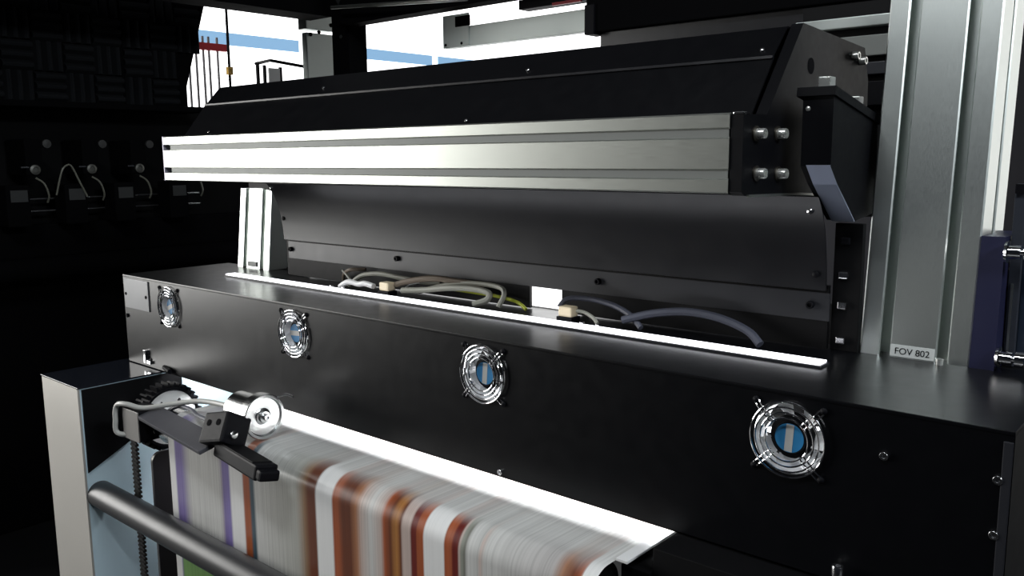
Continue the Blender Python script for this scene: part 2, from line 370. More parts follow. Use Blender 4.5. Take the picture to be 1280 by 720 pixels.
def web_material():
    m = bpy.data.materials.new('printed_paper'); m.use_nodes = True; nt = m.node_tree; N = nt.nodes; L = nt.links; b = N['Principled BSDF']
    b.inputs['Roughness'].default_value = 0.32; b.inputs['Specular IOR Level'].default_value = 0.45
    uv = N.new('ShaderNodeUVMap'); sp = N.new('ShaderNodeSeparateXYZ'); L.new(uv.outputs[0], sp.inputs[0])
    U = sp.outputs[0]; V = sp.outputs[1]
    G = (0.66, 0.66, 0.64); W = (0.86, 0.86, 0.85); PU = (0.24, 0.19, 0.44); OR = (0.40, 0.10, 0.035); BR = (0.16, 0.045, 0.02); DR = (0.16, 0.02, 0.015)
    TE = (0.06, 0.10, 0.13); PK = (0.62, 0.50, 0.45); GN = (0.33, 0.35, 0.30)
    left = [(-2.083, W), (-2.056, W), (-2.050, PU), (-2.02, PU), (-2.0, (0.45, 0.43, 0.50)), (-1.98, G), (-1.845, G), (-1.832, (0.42, 0.38, 0.45)), (-1.826, PU), (-1.80, (0.25, 0.2, 0.5)), (-1.793, W), (-1.742, W), (-1.736, OR), (-1.715, (0.40, 0.10, 0.03)),
            (-1.708, TE), (-1.697, TE), (-1.688, G), (-1.53, (0.48, 0.48, 0.44)), (-1.50, (0.30, 0.18, 0.10)), (-1.485, BR), (-1.461, BR), (-1.457, W), (-1.404, W), (-1.400, OR), (-1.385, OR), (-1.37, BR), (-1.345, BR), (-1.325, (0.45, 0.20, 0.10)), (-1.31, PK), (-1.28, G)]
    right = [(-1.28, G), (-1.25, PK), (-1.24, OR), (-1.222, BR), (-1.205, (0.50, 0.22, 0.06)), (-1.192, BR), (-1.186, PK), (-1.166, PK), (-1.161, DR), (-1.149, DR), (-1.146, OR), (-1.130, OR), (-1.127, W), (-1.075, W), (-1.072, OR), (-1.056, (0.45, 0.12, 0.05)), (-1.052, DR), (-1.039, DR), (-1.036, PK), (-1.03, GN), (-1.022, (0.2, 0.2, 0.17)), (-1.016, G),
             (-0.99, G), (-0.985, PK), (-0.975, G), (-0.83, (0.48, 0.46, 0.45)), (-0.81, (0.40, 0.2, 0.12)), (-0.79, BR), (-0.775, OR), (-0.772, W), (-0.747, W)]
    def ramp(stops, inp, x0, x1):
        r = N.new('ShaderNodeValToRGB'); e = r.color_ramp.elements
        mr = N.new('ShaderNodeMapRange'); mr.inputs['From Min'].default_value = (x0-WX0)/(WX1-WX0); mr.inputs['From Max'].default_value = (x1-WX0)/(WX1-WX0)
        L.new(inp, mr.inputs[0]); L.new(mr.outputs[0], r.inputs[0])
        st = [((x-x0)/(x1-x0), c) for x, c in stops]
        e[0].position = st[0][0]; e[0].color = (*st[0][1], 1); e[1].position = st[-1][0]; e[1].color = (*st[-1][1], 1)
        for p, c in st[1:-1]: q = e.new(p); q.color = (*c, 1)
        return r.outputs[0]
    def mixc(f, a, c, bt='MIX'):
        x = N.new('ShaderNodeMix'); x.data_type = 'RGBA'; x.blend_type = bt
        for s_, i in ((f, 0), (a, 6), (c, 7)):
            if isinstance(s_, (int, float)): x.inputs[i].default_value = s_
            elif isinstance(s_, tuple): x.inputs[i].default_value = (*s_, 1)
            else: L.new(s_, x.inputs[i])
        return x.outputs[2]
    def mrange(inp, a, b_, c=0, d=1):
        x = N.new('ShaderNodeMapRange'); x.interpolation_type = 'SMOOTHSTEP'
        for i, v in zip(('From Min', 'From Max', 'To Min', 'To Max'), (a, b_, c, d)): x.inputs[i].default_value = v
        L.new(inp, x.inputs[0]); return x.outputs[0]
    def math_(op, a, b_):
        x = N.new('ShaderNodeMath'); x.operation = op
        for s_, i in ((a, 0), (b_, 1)):
            if isinstance(s_, (int, float)): x.inputs[i].default_value = s_
            else: L.new(s_, x.inputs[i])
        return x.outputs[0]
    rl = ramp(left, U, -2.083, -1.28); rr = ramp(right, U, -1.28, -0.747)
    col = mixc(math_('GREATER_THAN', U, (-1.28-WX0)/(WX1-WX0)), rl, rr)
    # stretched noise along the web = the streaks left by moving print
    cx = N.new('ShaderNodeCombineXYZ'); L.new(math_('MULTIPLY', U, 260.0), cx.inputs[0]); L.new(math_('MULTIPLY', V, 2.2), cx.inputs[1])
    nz = N.new('ShaderNodeTexNoise'); nz.inputs['Scale'].default_value = 1.0; nz.inputs['Detail'].default_value = 3; L.new(cx.outputs[0], nz.inputs['Vector'])
    cx2 = N.new('ShaderNodeCombineXYZ'); L.new(math_('MULTIPLY', U, 9.0), cx2.inputs[0]); L.new(math_('MULTIPLY', V, 7.0), cx2.inputs[1])
    nz2 = N.new('ShaderNodeTexNoise'); nz2.inputs['Scale'].default_value = 1.0; nz2.inputs['Detail'].default_value = 1; L.new(cx2.outputs[0], nz2.inputs['Vector'])
    # images printed along the web: ink starts after a pale stretch
    vv = math_('ADD', V, math_('MULTIPLY', math_('SUBTRACT', nz2.outputs[0], 0.5), 0.10))
    ink = mrange(vv, 0.235, 0.30)
    col = mixc(ink, mixc(0.16, (0.68, 0.68, 0.66), col), col)
    fade = mrange(vv, 0.50, 0.70, 0, 0.7)
    inband = math_('MULTIPLY', mrange(U, 0.40, 0.45), mrange(U, 0.52, 0.58, 1, 0))
    col = mixc(math_('MULTIPLY', fade, inband), col, (0.40, 0.41, 0.42))
    gm = math_('MULTIPLY', mrange(V, 0.58, 0.66), math_('MULTIPLY', mrange(U, 0.022, 0.03), mrange(U, 0.16, 0.2, 1, 0)))
    col = mixc(gm, col, (0.16, 0.36, 0.08))
    sc_ = N.new('ShaderNodeSeparateColor'); L.new(col, sc_.inputs[0])
    plain = mrange(sc_.outputs[0], 0.74, 0.82, 1, 0.25)
    col = mixc(plain, col, mixc(nz.outputs[0], (0.55, 0.55, 0.55), (1.25, 1.25, 1.25)), 'MULTIPLY')
    L.new(col, b.inputs['Base Color'])
    return m
web = pw.obj('paper_web', web_material(), None, (-1.41, 1.1, 0.25))
uvl = web.data.uv_layers.new(name='UVMap')
for lp in web.data.loops:
    co = web.data.vertices[lp.vertex_index].co+Vector((-1.41, 1.1, 0.25))
    best = min(range(len(prof)), key=lambda i: (prof[i][0]-co.y)**2+(prof[i][1]-co.z)**2)
    uvl.data[lp.index].uv = ((co.x-WX0)/(WX1-WX0), arc[best])
tag(web, 'printed paper web with orange, brown and purple streaks running over the roller', 'paper')
ro = thing('guide_roller', 'steel guide roller that the printed paper bends over', 'roller', (-1.41, 1.088, 0.95))
MB().cyl((-2.14, 1.088, 0.95), (-0.76, 1.088, 0.95), 0.0492, 40).obj('roller_body', ALUT, ro)
MB().cyl((-2.42, 1.088, 0.95), (-2.14, 1.088, 0.95), 0.016, 20).obj('shaft', STEEL, ro)
tag(MB().box((-0.746, 1.107, 1.000), (-0.724, 1.30, 1.005), 0.001).obj('guide_strip', WHITEPAINT, None, (-0.736, 1.2, 1.0)), 'narrow white guide strip at the right edge of the paper', 'guide strip')

# ================================================================== LEFT FRAME POST
lp = thing('frame_post', 'pale metal frame post with dark glossy top at lower left', 'frame post', (-2.54, 1.08, 0))
MB().box((-2.662, 0.958, 0.0), (-2.42, 0.964, 1.028), 0.001).obj('front_plate', mat('satin_aluminium_plate', (0.62, 0.60, 0.56), 0.45, 0.5, 0.5, 0.06, 3), lp)
MB().box((-2.426, 0.964, 0.0), (-2.42, 1.50, 1.028)).obj('inner_wall', PAINTBLUE, lp)
MB().box((-2.662, 0.964, 0.0), (-2.656, 1.50, 1.028)).obj('outer_wall', MIDGREY, lp)
MB().box((-2.664, 0.956, 1.028), (-2.414, 1.50, 1.032), 0.001).obj('top_plate', GLOSS, lp)
MB().yz([(0.968, 1.024), (0.968, 0.785), (1.26, 0.935), (1.26, 1.024)], -2.4198, -2.416).obj('shade_plate', BLACKM, lp)  # dark plate in the shape of the shade on the upper inner wall
rf = thing('machine_frame', 'black lower frame cabinet beneath the right end of the housing', 'machine frame', (-0.45, 1.3, 0))
MB().box((-0.69, 1.13, 0.0), (-0.21, 1.75, 1.030), 0.001).obj('cabinet_body', BLACKM, rf)
MB().box((-0.744, 1.12, 0.0), (-0.6905, 1.75, 0.99), 0.001).obj('dark_fill_block', VOID, rf)  # black block added to darken the lit gap beside the cabinet
MB().box((-0.70, 0.93, 0.0), (-0.69, 1.75, 0.80), 0.002).obj('side_plate', BLACKM, rf)

# foreground tube
ft = thing('cross_tube', 'dark round cross tube in front of the paper at the bottom left', 'tube', (-1.5, 0.997, 0.716))
MB().cyl((-2.4195, 0.997, 0.716), (-0.702, 0.997, 0.716), 0.037, 40).obj('tube_body', mat('dark_tube_coat', (0.018, 0.019, 0.022), 0.42, 0.0, 0.5, 0.05, 30), ft)

# pulley + toothed belt
def gear(mb, c, x0, x1, r0, r1, nt):
    pts = []
    for i in range(nt):
        for fr, r in ((0.05, r0), (0.2, r1), (0.5, r1), (0.65, r0)):
            a = 2*math.pi*(i+fr)/nt; pts.append((x0, c[0]+r*math.cos(a), c[1]+r*math.sin(a)))
    mb.ext(pts, (x1-x0, 0, 0))
PC = (1.138, 0.938)
pu = thing('toothed_pulley', 'black toothed pulley with a pale hub disc behind the sensor arm', 'pulley', (-2.28, PC[0], PC[1]))
g = MB(); gear(g, PC, -2.30, -2.262, 0.084, 0.096, 34); g.obj('toothed_rim', BLKPL, pu)
MB().lathe((-2.262, *PC), (1, 0, 0), [(0, 0.076), (0.002, 0.076), (0.003, 0.07), (0.003, 0.034), (0.012, 0.032), (0.012, 0.0001)], 40).obj('hub_disc', WHITEPL, pu)
MB().lathe((-2.262, *PC), (1, 0, 0), [(0.0005, 0.0835), (0.008, 0.0835), (0.008, 0.077), (0.0005, 0.077)], 40).obj('flange_ring', BLKPL, pu)
for k in range(6):
    a = k*math.pi/3; cap_bolt((-2.259, PC[0]+0.052*math.cos(a), PC[1]+0.052*math.sin(a)), (1, 0, 0), 0.005, 0.004).obj('hub_screw', STEEL, pu)
bt = thing('toothed_belt', 'black toothed drive belt hanging down from the pulley', 'belt', (-2.28, 1.041, 0.2))
MB().box((-2.296, 1.0385, 0.2), (-2.266, 1.0412, 0.94)).obj('belt_strand', RUBBER, bt)
t = MB()
for k in range(60): z = 0.205+k*0.0122; t.box((-2.296, 1.0412, z), (-2.266, 1.0455, z+0.006)); t.box((-2.295, 1.0355, z), (-2.267, 1.0385, z+0.005))
tag(t.obj('belt_teeth', RUBBER, bt), kind='stuff')
dp = MB()
pl = [(1.046, 0.25), (1.046, 0.845)]+[(1.071-0.025*math.cos(a), 0.845+0.025*math.sin(a)) for a in [k*math.pi/12 for k in range(1, 7)]]+[(1.30, 0.87), (1.30, 0.25)]
dp.yz(pl, -2.205, -2.195)
tag(dp.obj('guard_plate', mat('charcoal_guard_sheet', (0.055, 0.05, 0.055), 0.35, 0.1, 0.5, 0.05, 10), None, (-2.2, 1.15, 0.25)), 'dark grey rounded guard plate between the belt and the paper edge', 'guard plate')

# ================================================================== SENSOR ARM + ENCODER
sa = thing('web_sensor', 'black web sensor arm reaching over the left edge of the paper', 'sensor arm', (-2.2, 1.04, 0.917))
MB().box((-2.25, 1.0, 0.918), (-2.163, 1.003, 1.0), 0.001).obj('clamp_face', mat('grey_clamp_face', (0.26, 0.25, 0.24), 0.45, 0.3, 0.5, 0.05, 30), sa)
MB().box((-2.25, 1.003, 0.918), (-2.163, 1.069, 1.0), 0.002).obj('clamp_block', BLKPL, sa)
d = Vector((-1.76, 0.975, 1.0))-Vector((-2.10, 1.02, 0.992)); L_ = d.length; ex = d.normalized(); ez = Vector((0, -0.28, 1)).normalized(); ez = (ez-ex*ez.dot(ex)).normalized(); ey = ez.cross(ex)
Mb = Matrix(((ex.x, ey.x, ez.x, -2.10), (ex.y, ey.y, ez.y, 1.02), (ex.z, ey.z, ez.z, 0.995), (0, 0, 0, 1)))
MB().xbox((-0.065, -0.028, -0.005), (L_, 0.034, 0.005), Mb, 0.0015).obj('arm_bar', mat('dark_bar_coat', (0.10, 0.10, 0.115), 0.4, 0.3, 0.5, 0.05, 40), sa)
Mk = Matrix.Translation((-1.745, 1.005, 1.038)) @ Matrix.Rotation(math.radians(-30), 4, 'X') @ Matrix.Rotation(math.radians(-14), 4, 'Y')
kn = MB().xbox((-0.042, -0.034, -0.036), (0.042, 0.034, 0.036), Mk, 0.006).obj('knuckle', BLKPL, sa)
for x in (-0.018, 0.016):
    p = Mk @ Vector((x, -0.0335, 0.010)); dd = (Mk.to_3x3() @ Vector((0, -1, 0)))
    MB().lathe(p, dd, [(0, 0.0001), (0.0012, 0.0075), (0.0016, 0.0075), (0.0016, 0.0001)], 16).obj('screw_hole', INK, kn)
p = Mk @ Vector((0.052, 0.0, -0.012)); MB().lathe(Mk @ Vector((0.040, -0.01, -0.014)), Mk.to_3x3() @ Vector((1, 0, 0)), [(0, 0.0001), (0, 0.009), (0.012, 0.009), (0.013, 0.007), (0.013, 0.0001)], 16).obj('adjuster', ALUT, kn)
Ms = Matrix.Translation((-1.635, 0.985, 0.996)) @ Matrix.Rotation(math.radians(-7), 4, 'Z') @ Matrix.Rotation(math.radians(1), 4, 'Y') @ Matrix.Rotation(math.radians(-12), 4, 'X')
se = MB().xbox((-0.115, -0.022, -0.017), (0.092, 0.030, 0.017), Ms, 0.005)
se.xbox((0.088, -0.020, -0.014), (0.112, 0.026, 0.010), Ms, 0.006)
seo = se.obj('sensor_head', BLKPL, sa)
MB().xbox((-0.10, -0.020, 0.017), (0.07, 0.026, 0.0185), Ms, 0.0005).obj('head_cover', BLACKM, seo)
en = thing('encoder_wheel', 'shiny aluminium encoder wheel riding on the paper', 'encoder', (-1.72, 1.09, 1.002))
WC = (1.09, 1.056)
MB().lathe((-1.825, *WC), (1, 0, 0), [(0, 0.0001), (0, 0.040), (0.003, 0.043), (0.070, 0.043), (0.072, 0.041), (0.072, 0.0001)], 40).obj('encoder_body', ALUT, en)
MB().lathe((-1.753, *WC), (1, 0, 0), [(0, 0.0001), (0, 0.036), (0.014, 0.036), (0.014, 0.0001)], 32).obj('neck', BLKPL, en)
wd = MB().lathe((-1.739, *WC), (1, 0, 0), [(0, 0.0001), (0, 0.054), (0.024, 0.054), (0.026, 0.052), (0.026, 0.046), (0.019, 0.043), (0.017, 0.020), (0.019, 0.017), (0.019, 0.0001)], 48).obj('wheel', ALUT, en)
MB().lathe((-1.720, *WC), (1, 0, 0), [(0, 0.0001), (0, 0.014), (0.008, 0.013), (0.008, 0.0001)], 24).obj('wheel_hub', ALUT, wd)
cap_bolt((-1.712, *WC), (1, 0, 0), 0.008, 0.009).obj('centre_screw', STEEL, wd)
MB().tube([(-1.745, 1.135, 1.085), (-1.725, 1.155, 1.094), (-1.70, 1.160, 1.092)], 0.003, 8, 5).obj('clip', STEEL, en)
sc = MB().tube([(-2.165, 1.045, 0.94), (-2.262, 0.995, 0.925), (-2.27, 0.990, 0.965), (-2.262, 0.993, 1.004), (-2.22, 0.998, 1.014), (-2.17, 1.02, 1.008), (-2.10, 1.06, 1.022), (-2.02, 1.09, 1.038), (-1.95, 1.10, 1.044), (-1.87, 1.095, 1.05), (-1.826, 1.092, 1.05)], 0.0068, 10, 8)
tag(sc.obj('sensor_cable', mat('pale_grey_cable', (0.55, 0.55, 0.52), 0.4, 0, 0.5, 0.05, 60), None, (-2.2, 1.0, 0.92)), 'pale grey sensor cable looping from the clamp block to the encoder', 'cable')
tag(MB().tube([(-2.16, 1.06, 0.975), (-2.10, 1.075, 1.012), (-2.02, 1.07, 1.022), (-1.93, 1.04, 1.03), (-1.85, 1.02, 1.04), (-1.80, 1.01, 1.045)], 0.005, 8, 6).obj('sensor_lead', CABLE_D, None, (-2.1, 1.07, 1.0)), 'dark thin lead from the clamp block to the black knuckle', 'cable')

# ================================================================== UPPER UNIT
def tslot_profile(w_, d_, front, side, ow=0.0075, lip=0.006, iw=0.013, dep=0.020, ch=0.0025):
    # outline in (u, v): u across the front, v depth from the front; slots on front (v=0), right (u=w), back, left
    pts = []
    def run(p0, du, dv, length, slots):
        nu, nv = -dv, du                       # inward normal for counter-clockwise walk
        pts.append((p0[0]+du*ch, p0[1]+dv*ch))
        for s_ in slots:
            for off, dd in ((-ow-0.0022, 0), (-ow, 0.0022), (-ow, lip), (-iw, lip), (-iw, dep), (iw, dep), (iw, lip), (ow, lip), (ow, 0.0022), (ow+0.0022, 0)):
                pts.append((p0[0]+du*(s_+off)+nu*dd, p0[1]+dv*(s_+off)+nv*dd))
        pts.append((p0[0]+du*(length-ch), p0[1]+dv*(length-ch)))
    run((0, 0), 1, 0, w_, front); run((w_, 0), 0, 1, d_, side)
    run((w_, d_), -1, 0, w_, [w_-q for q in front][::-1]); run((0, d_), 0, -1, d_, [d_-q for q in side][::-1])
    return pts
# beam
bm_ = thing('extrusion_beam', 'wide aluminium extrusion beam running across the upper unit', 'beam', (-1.53, 1.32, 1.589))
bw = 0.125
pr = tslot_profile(bw, 0.13, [0.030, 0.094], [0.065], ow=0.0065)
MB().ext([(-2.414, 1.25+v, 1.589+u) for u, v in pr], (1.774, 0, 0)).obj('beam_profile', ALU, bm_)
for u in (0.030, 0.094): MB().box((-2.380, 1.2530, 1.589+u-0.0064), (-0.642, 1.2558, 1.589+u+0.0064)).obj('slot_cover', SLOT, bm_)
MB().box((-2.419, 1.2495, 1.5885), (-2.4142, 1.3805, 1.7145), 0.001).obj('end_cap', mat('mauve_end_cap', (0.42, 0.40, 0.50), 0.4, 0.2, 0.5, 0.04, 30), bm_)
# hood
hd = thing('upper_hood', 'black sloping sheet metal hood above the aluminium beam', 'hood', (-1.53, 1.55, 1.62))
P0, P1, P2 = (1.325, 1.7155), (1.398, 1.808), (1.448, 1.863)
def sheet(mb, a, b, x0, x1, th=0.003):
    dy, dz = b[0]-a[0], b[1]-a[1]; l = math.hypot(dy, dz); ny, nz = dz/l*th, -dy/l*th
    return mb.yz([a, b, (b[0]+ny, b[1]+nz), (a[0]+ny, a[1]+nz)], x0, x1)
HXL, HXR = -2.432, -0.640
lo = sheet(MB(), P0, (P1[0], P1[1]+0.0), HXL, HXR).obj('front_sheet', BLACKG, hd)
up = sheet(MB(), (P1[0]-0.003, P1[1]+0.002), P2, HXL+0.012, HXR).obj('upper_sheet', BLACKG, hd)
MB().yz([(P1[0]-0.0045, P1[1]-0.001), (P1[0]-0.0035, P1[1]+0.0035), (P1[0]+0.002, P1[1]+0.004), (P1[0]+0.002, P1[1]-0.001)], HXL+0.004, HXR).obj('fold_lip', GREYSHEET, hd)
MB().yz([P2, (1.73, 1.853), (1.73, 1.850), (P2[0]+0.004, 1.860)], HXL+0.012, HXR).obj('roof_sheet', BLACKG, hd)
MB().yz([(1.727, 1.62), (1.73, 1.62), (1.73, 1.85), (1.727, 1.85)], HXL+0.012, HXR).obj('rear_sheet', BLACKG, hd)
MB().yz([(1.40, 1.615), (1.73, 1.615), (1.73, 1.619), (1.40, 1.619)], HXL+0.012, HXR).obj('bottom_sheet', BLACKM, hd)
MB().box((-2.40, 1.512, 1.56), (HXR, 1.516, 1.615)).obj('gap_stop', BLACKM, hd)  # hidden sheet, added to block the bright gap below the beam
MB().yz([(1.33, 1.7165), P1, (P2[0], P2[1]-.002), (1.727, 1.85), (1.727, 1.62), (1.40, 1.62), (1.395, 1.7165)], HXL+0.001, HXL+0.004).obj('end_sheet', BLACKG, hd)
def on(a, b, t): return (a[0]+(b[0]-a[0])*t, a[1]+(b[1]-a[1])*t)
for x, t, par, A, B, m in ((-1.87, 0.35, up, P1, P2, STEEL), (-1.18, 0.3, up, P1, P2, STEEL), (-0.665, 0.25, up, P1, P2, STEEL), (-1.28, 0.08, lo, P0, P1, STEEL), (-2.30, 0.1, lo, P0, P1, STEEL)):
    y, z = on(A, B, t); screw_dome((x, y-0.003, z+0.002), (0, -0.77, 0.64), 0.004).obj('screw', m, par)
# end plate
ep = thing('end_plate', 'black end plate bolted to the right end of the beam', 'end plate', (-0.63, 1.5, 1.575))
MB().yz([(1.252, 1.711), (1.335, 1.713), (1.462, 1.868), (1.757, 1.852), (1.784, 1.79), (1.79, 1.60), (1.60, 1.575), (1.48, 1.582), (1.262, 1.586), (1.252, 1.592)], -0.6385, -0.618).obj('plate', BLACK, ep)
for y, z in ((1.295, 1.682), (1.374, 1.683), (1.300, 1.620), (1.380, 1.618)):
    ws = MB().lathe((-0.618, y-0.001, z), (1, 0, 0), [(0, 0.0001), (0, 0.0125), (0.003, 0.0125), (0.003, 0.0001)], 20).obj('washer', mat('dull_washer', (0.25, 0.23, 0.20), 0.35, 1.0, 0.5, 0.05, 60), ep)
    cap_bolt((-0.615, y, z), (1, 0, 0), 0.0085, 0.014).obj('bolt', ZINC, ep)
for y, z in ((1.696, 1.832), (1.735, 1.826)): cap_bolt((-0.618, y, z), (1, 0, 0), 0.008, 0.012).obj('bolt', ZINC, ep)
MB().lathe((-0.6182, 1.50, 1.80), (1, 0, 0), [(0, 0.0001), (0.0006, 0.014), (0.0008, 0.0001)], 20).obj('hole', INK, ep)
MB().box((-0.636, 1.2530, 1.7118), (-0.620, 1.268, 1.7155), 0.001).obj('edge_clip', STEEL, ep)
MB().yz([(1.27, 1.5835), (1.47, 1.5795), (1.60, 1.5725), (1.60, 1.5765), (1.47, 1.5835), (1.27, 1.5875)], -0.6178, -0.6135).obj('edge_glint', ALU, ep)  # bright strip for the light caught along the plate's lower edge
# junction box
jb = thing('side_box', 'black side box with a chamfered lower corner beside the right column', 'side box', (-0.558, 1.5, 1.53))
MB().yz([(1.392, 1.742), (1.60, 1.700), (1.61, 1.545), (1.515, 1.535), (1.425, 1.600), (1.392, 1.630)], -0.584, -0.534).obj('box_body', BLACK, jb)
MB().yz([(1.386, 1.742), (1.388, 1.756), (1.605, 1.714), (1.603, 1.70)], -0.593, -0.530).obj('lid', BLACK, jb)
MB().yz([(1.3895, 1.632), (1.4225, 1.600), (1.511, 1.5335), (1.513, 1.535), (1.4255, 1.6005), (1.392, 1.632)], -0.574, -0.5345).obj('lower_flange', mat('lit_chamfer_blue', (0.42, 0.47, 0.60), 0.45, 0.5, 0.5, 0.04, 30), jb)  # flange's pale colour holds the light caught by the chamfer
for y, z in ((1.432, 1.748), (1.565, 1.7225)):
    MB().box((-0.572, y-0.012, z), (-0.552, y+0.012, z+0.026), 0.002).obj('nut', ZINC, jb)
screw_dome((-0.575, 1.392, 1.722), (0, -1, 0), 0.004).obj('screw', ZINC, jb)
# curved cover below the beam
cc = thing('curved_cover', 'dark grey curved sheet cover hanging below the beam', 'cover', (-1.39, 1.48, 1.357))
cv = [(1.444, 1.578), (1.455, 1.563), (1.467, 1.545), (1.478, 1.52), (1.486, 1.49), (1.492, 1.455), (1.496, 1.412)]
cm = MB()
cvb = [(y+0.0025, z-0.0006) for y, z in cv]
n = len(cv)
cm.add([(x, y, z) for x in (-2.20, -0.572) for y, z in cv+cvb[::-1]],
       [(i, i+1, 2*n+i+1, 2*n+i) for i in range(2*n-1)]+[(2*n-1, 0, 2*n, 4*n-1), tuple(range(2*n))[::-1], tuple(range(2*n, 4*n))], True)
cco = cm.obj('curved_sheet', GREYSHEET, cc)
MB().box((-2.187, 1.500, 1.357), (-0.566, 1.5025, 1.407), 0.0005).obj('lower_sheet', MIDGREY, cc)
for xa, xb, za in ((-2.20, -1.256, 1.306), (-1.256, -1.164, 1.357), (-1.164, -0.57, 1.306)): MB().box((xa, 1.504, za), (xb, 1.512, 1.42)).obj('backing_stop_bar', BLACKM, cc)  # black bars reach down to block brightness behind the cables
for x, z in ((-1.702, 1.389), (-1.062, 1.385), (-2.172, 1.384), (-0.60, 1.384)): cap_bolt((x, 1.5, z), (0, -1, 0), 0.007, 0.008).obj('screw', BLKPL, cc)
for x, y, z, m in ((-2.186, 1.488, 1.475, BLKPL), (-0.592, 1.462, 1.553, STEEL), (-2.19, 1.453, 1.566, STEEL), (-0.59, 1.492, 1.44, BLKPL)): screw_dome((x, y, z), (0, -1, 0.2), 0.0065).obj('screw', m, cco)
# bracket right of the cover
bk = thing('mounting_bracket', 'black upright mounting bracket with bright nuts beside the right column', 'bracket', (-0.545, 1.53, ZT))
MB().box((-0.568, 1.515, ZT), (-0.520, 1.53, 1.53), 0.001).obj('bracket_plate', BLACKM, bk)
for z in (1.44, 1.386, 1.324, 1.50): MB().box((-0.556, 1.507, z-0.006), (-0.540, 1.515, z+0.006), 0.002).obj('nut', STEEL if z < 1.45 else BLKPL, bk)
bk2 = thing('corner_bracket', 'black corner bracket on top of the left aluminium column', 'bracket', (-2.35, 1.54, 1.56))
MB().ext([(-2.43, 1.535, 1.575), (-2.43, 1.535, 1.57), (-2.30, 1.535, 1.548), (-2.30, 1.535, 1.58)], (0, 0.018, 0)).obj('bracket_plate', BLACKM, bk2)
screw_dome((-2.312, 1.535, 1.562), (0, -1, 0), 0.006).obj('screw', STEEL, bk2)

# columns (leaning back slightly)
TILT = 0.105
def column(name, label, x0, w_, y0, z1, slots):
    c = thing(name, label, 'column', (x0+w_/2, y0+0.07, ZT))
    pr = tslot_profile(w_, 0.15, slots, [0.075], ow=0.0085, iw=0.016, dep=0.030)
    MB().ext([(x0+u, y0+v, ZT) for u, v in pr], (0, TILT*(z1-ZT), z1-ZT)).obj('column_profile', ALUV, c)
    return c
cl = column('aluminium_column', 'short pale aluminium column at the left behind the light strip', -2.512, 0.178, 1.526, 1.555, [0.042, 0.136])
MB().box((-2.448, 1.5235, ZT+0.006), (-2.400, 1.5295, ZT+0.022)).obj('label', LABELW, cl)
cr = column('aluminium_column', 'tall grey aluminium column at the right with the label FOV 802', -0.520, 0.176, 1.526, 2.55, [0.042, 0.134])
def tilt_pt(x, z, off): return (x, 1.526+TILT*(z-ZT)-off, z)
z0, z1 = ZT+0.002, ZT+0.022
MB().ext([tilt_pt(-0.468, z0, 0), tilt_pt(-0.397, z0, 0), tilt_pt(-0.397, z1, 0), tilt_pt(-0.468, z1, 0)], (0, -0.0008, 0)).obj('label', LABELW, cr)
tc = bpy.data.curves.new('lettering', 'FONT'); tc.body = 'FOV 802'; tc.size = 0.0155; tc.extrude = 0.0001
to = bpy.data.objects.new('lettering_tmp', tc); COL.objects.link(to)
bpy.context.view_layer.update()
me = bpy.data.meshes.new_from_object(to.evaluated_get(bpy.context.evaluated_depsgraph_get())); bpy.data.objects.remove(to)
me.name = 'lettering'; me.materials.clear(); me.materials.append(INK)
lt = bpy.data.objects.new('lettering', me); COL.objects.link(lt); lt.parent = cr
lt.location = Vector(tilt_pt(-0.461, ZT+0.0065, 0.0013))-cr.location; lt.rotation_euler = (math.pi/2-math.atan(TILT), 0, 0)
for x in (-0.386,): MB().cyl((x, 1.515, ZT), (x, 1.515, ZT+0.010), 0.006, 12).obj('foot_screw', ZINC, cr)
# right of the column
nb = thing('adjuster_bracket', 'dark navy adjuster bracket with chrome knobs right of the tall column', 'bracket', (-0.3, 1.58, ZT))
MB().ext([tilt_pt(-0.3435, ZT, 0.002), tilt_pt(-0.307, ZT, 0.002), tilt_pt(-0.309, 1.517, 0.002), tilt_pt(-0.3435, 1.517, 0.002)], (0, 0.13, 0)).obj('bracket_plate', NAVY, nb)
MB().box((-0.3065, 1.575, ZT), (-0.290, 1.60, 1.60), 0.001).obj('upright', mat('blue_grey_plate', (0.045, 0.05, 0.065), 0.4, 0.2, 0.5, 0.04, 30), nb)
MB().box((-0.290, 1.585, ZT), (-0.19, 1.60, 1.56), 0.001).obj('rear_plate', mat('dark_blue_plate', (0.015, 0.025, 0.045), 0.45, 0.1, 0.5, 0.04, 30), nb)
MB().box((-0.3015, 1.571, 1.33), (-0.2985, 1.575, 1.44)).obj('bright_edge', ALU, nb)
MB().box((-0.305, 1.568, 1.585), (-0.292, 1.575, 1.60)).obj('clip', BLKPL, nb)
def knob(x, y, z, k):
    o = MB().lathe((x, y, z), (1, 0, 0), [(0, 0.0001), (0, 0.016), (0.004, 0.018), (0.005, 0.011), (0.022, 0.011), (0.023, 0.006), (0.026, 0.006), (0.027, 0.013), (0.040, 0.013), (0.042, 0.0001)], 28).obj('knob', CHROME, nb)
knob(-0.3055, 1.535, 1.495, 0); knob(-0.3055, 1.530, 1.326, 1)

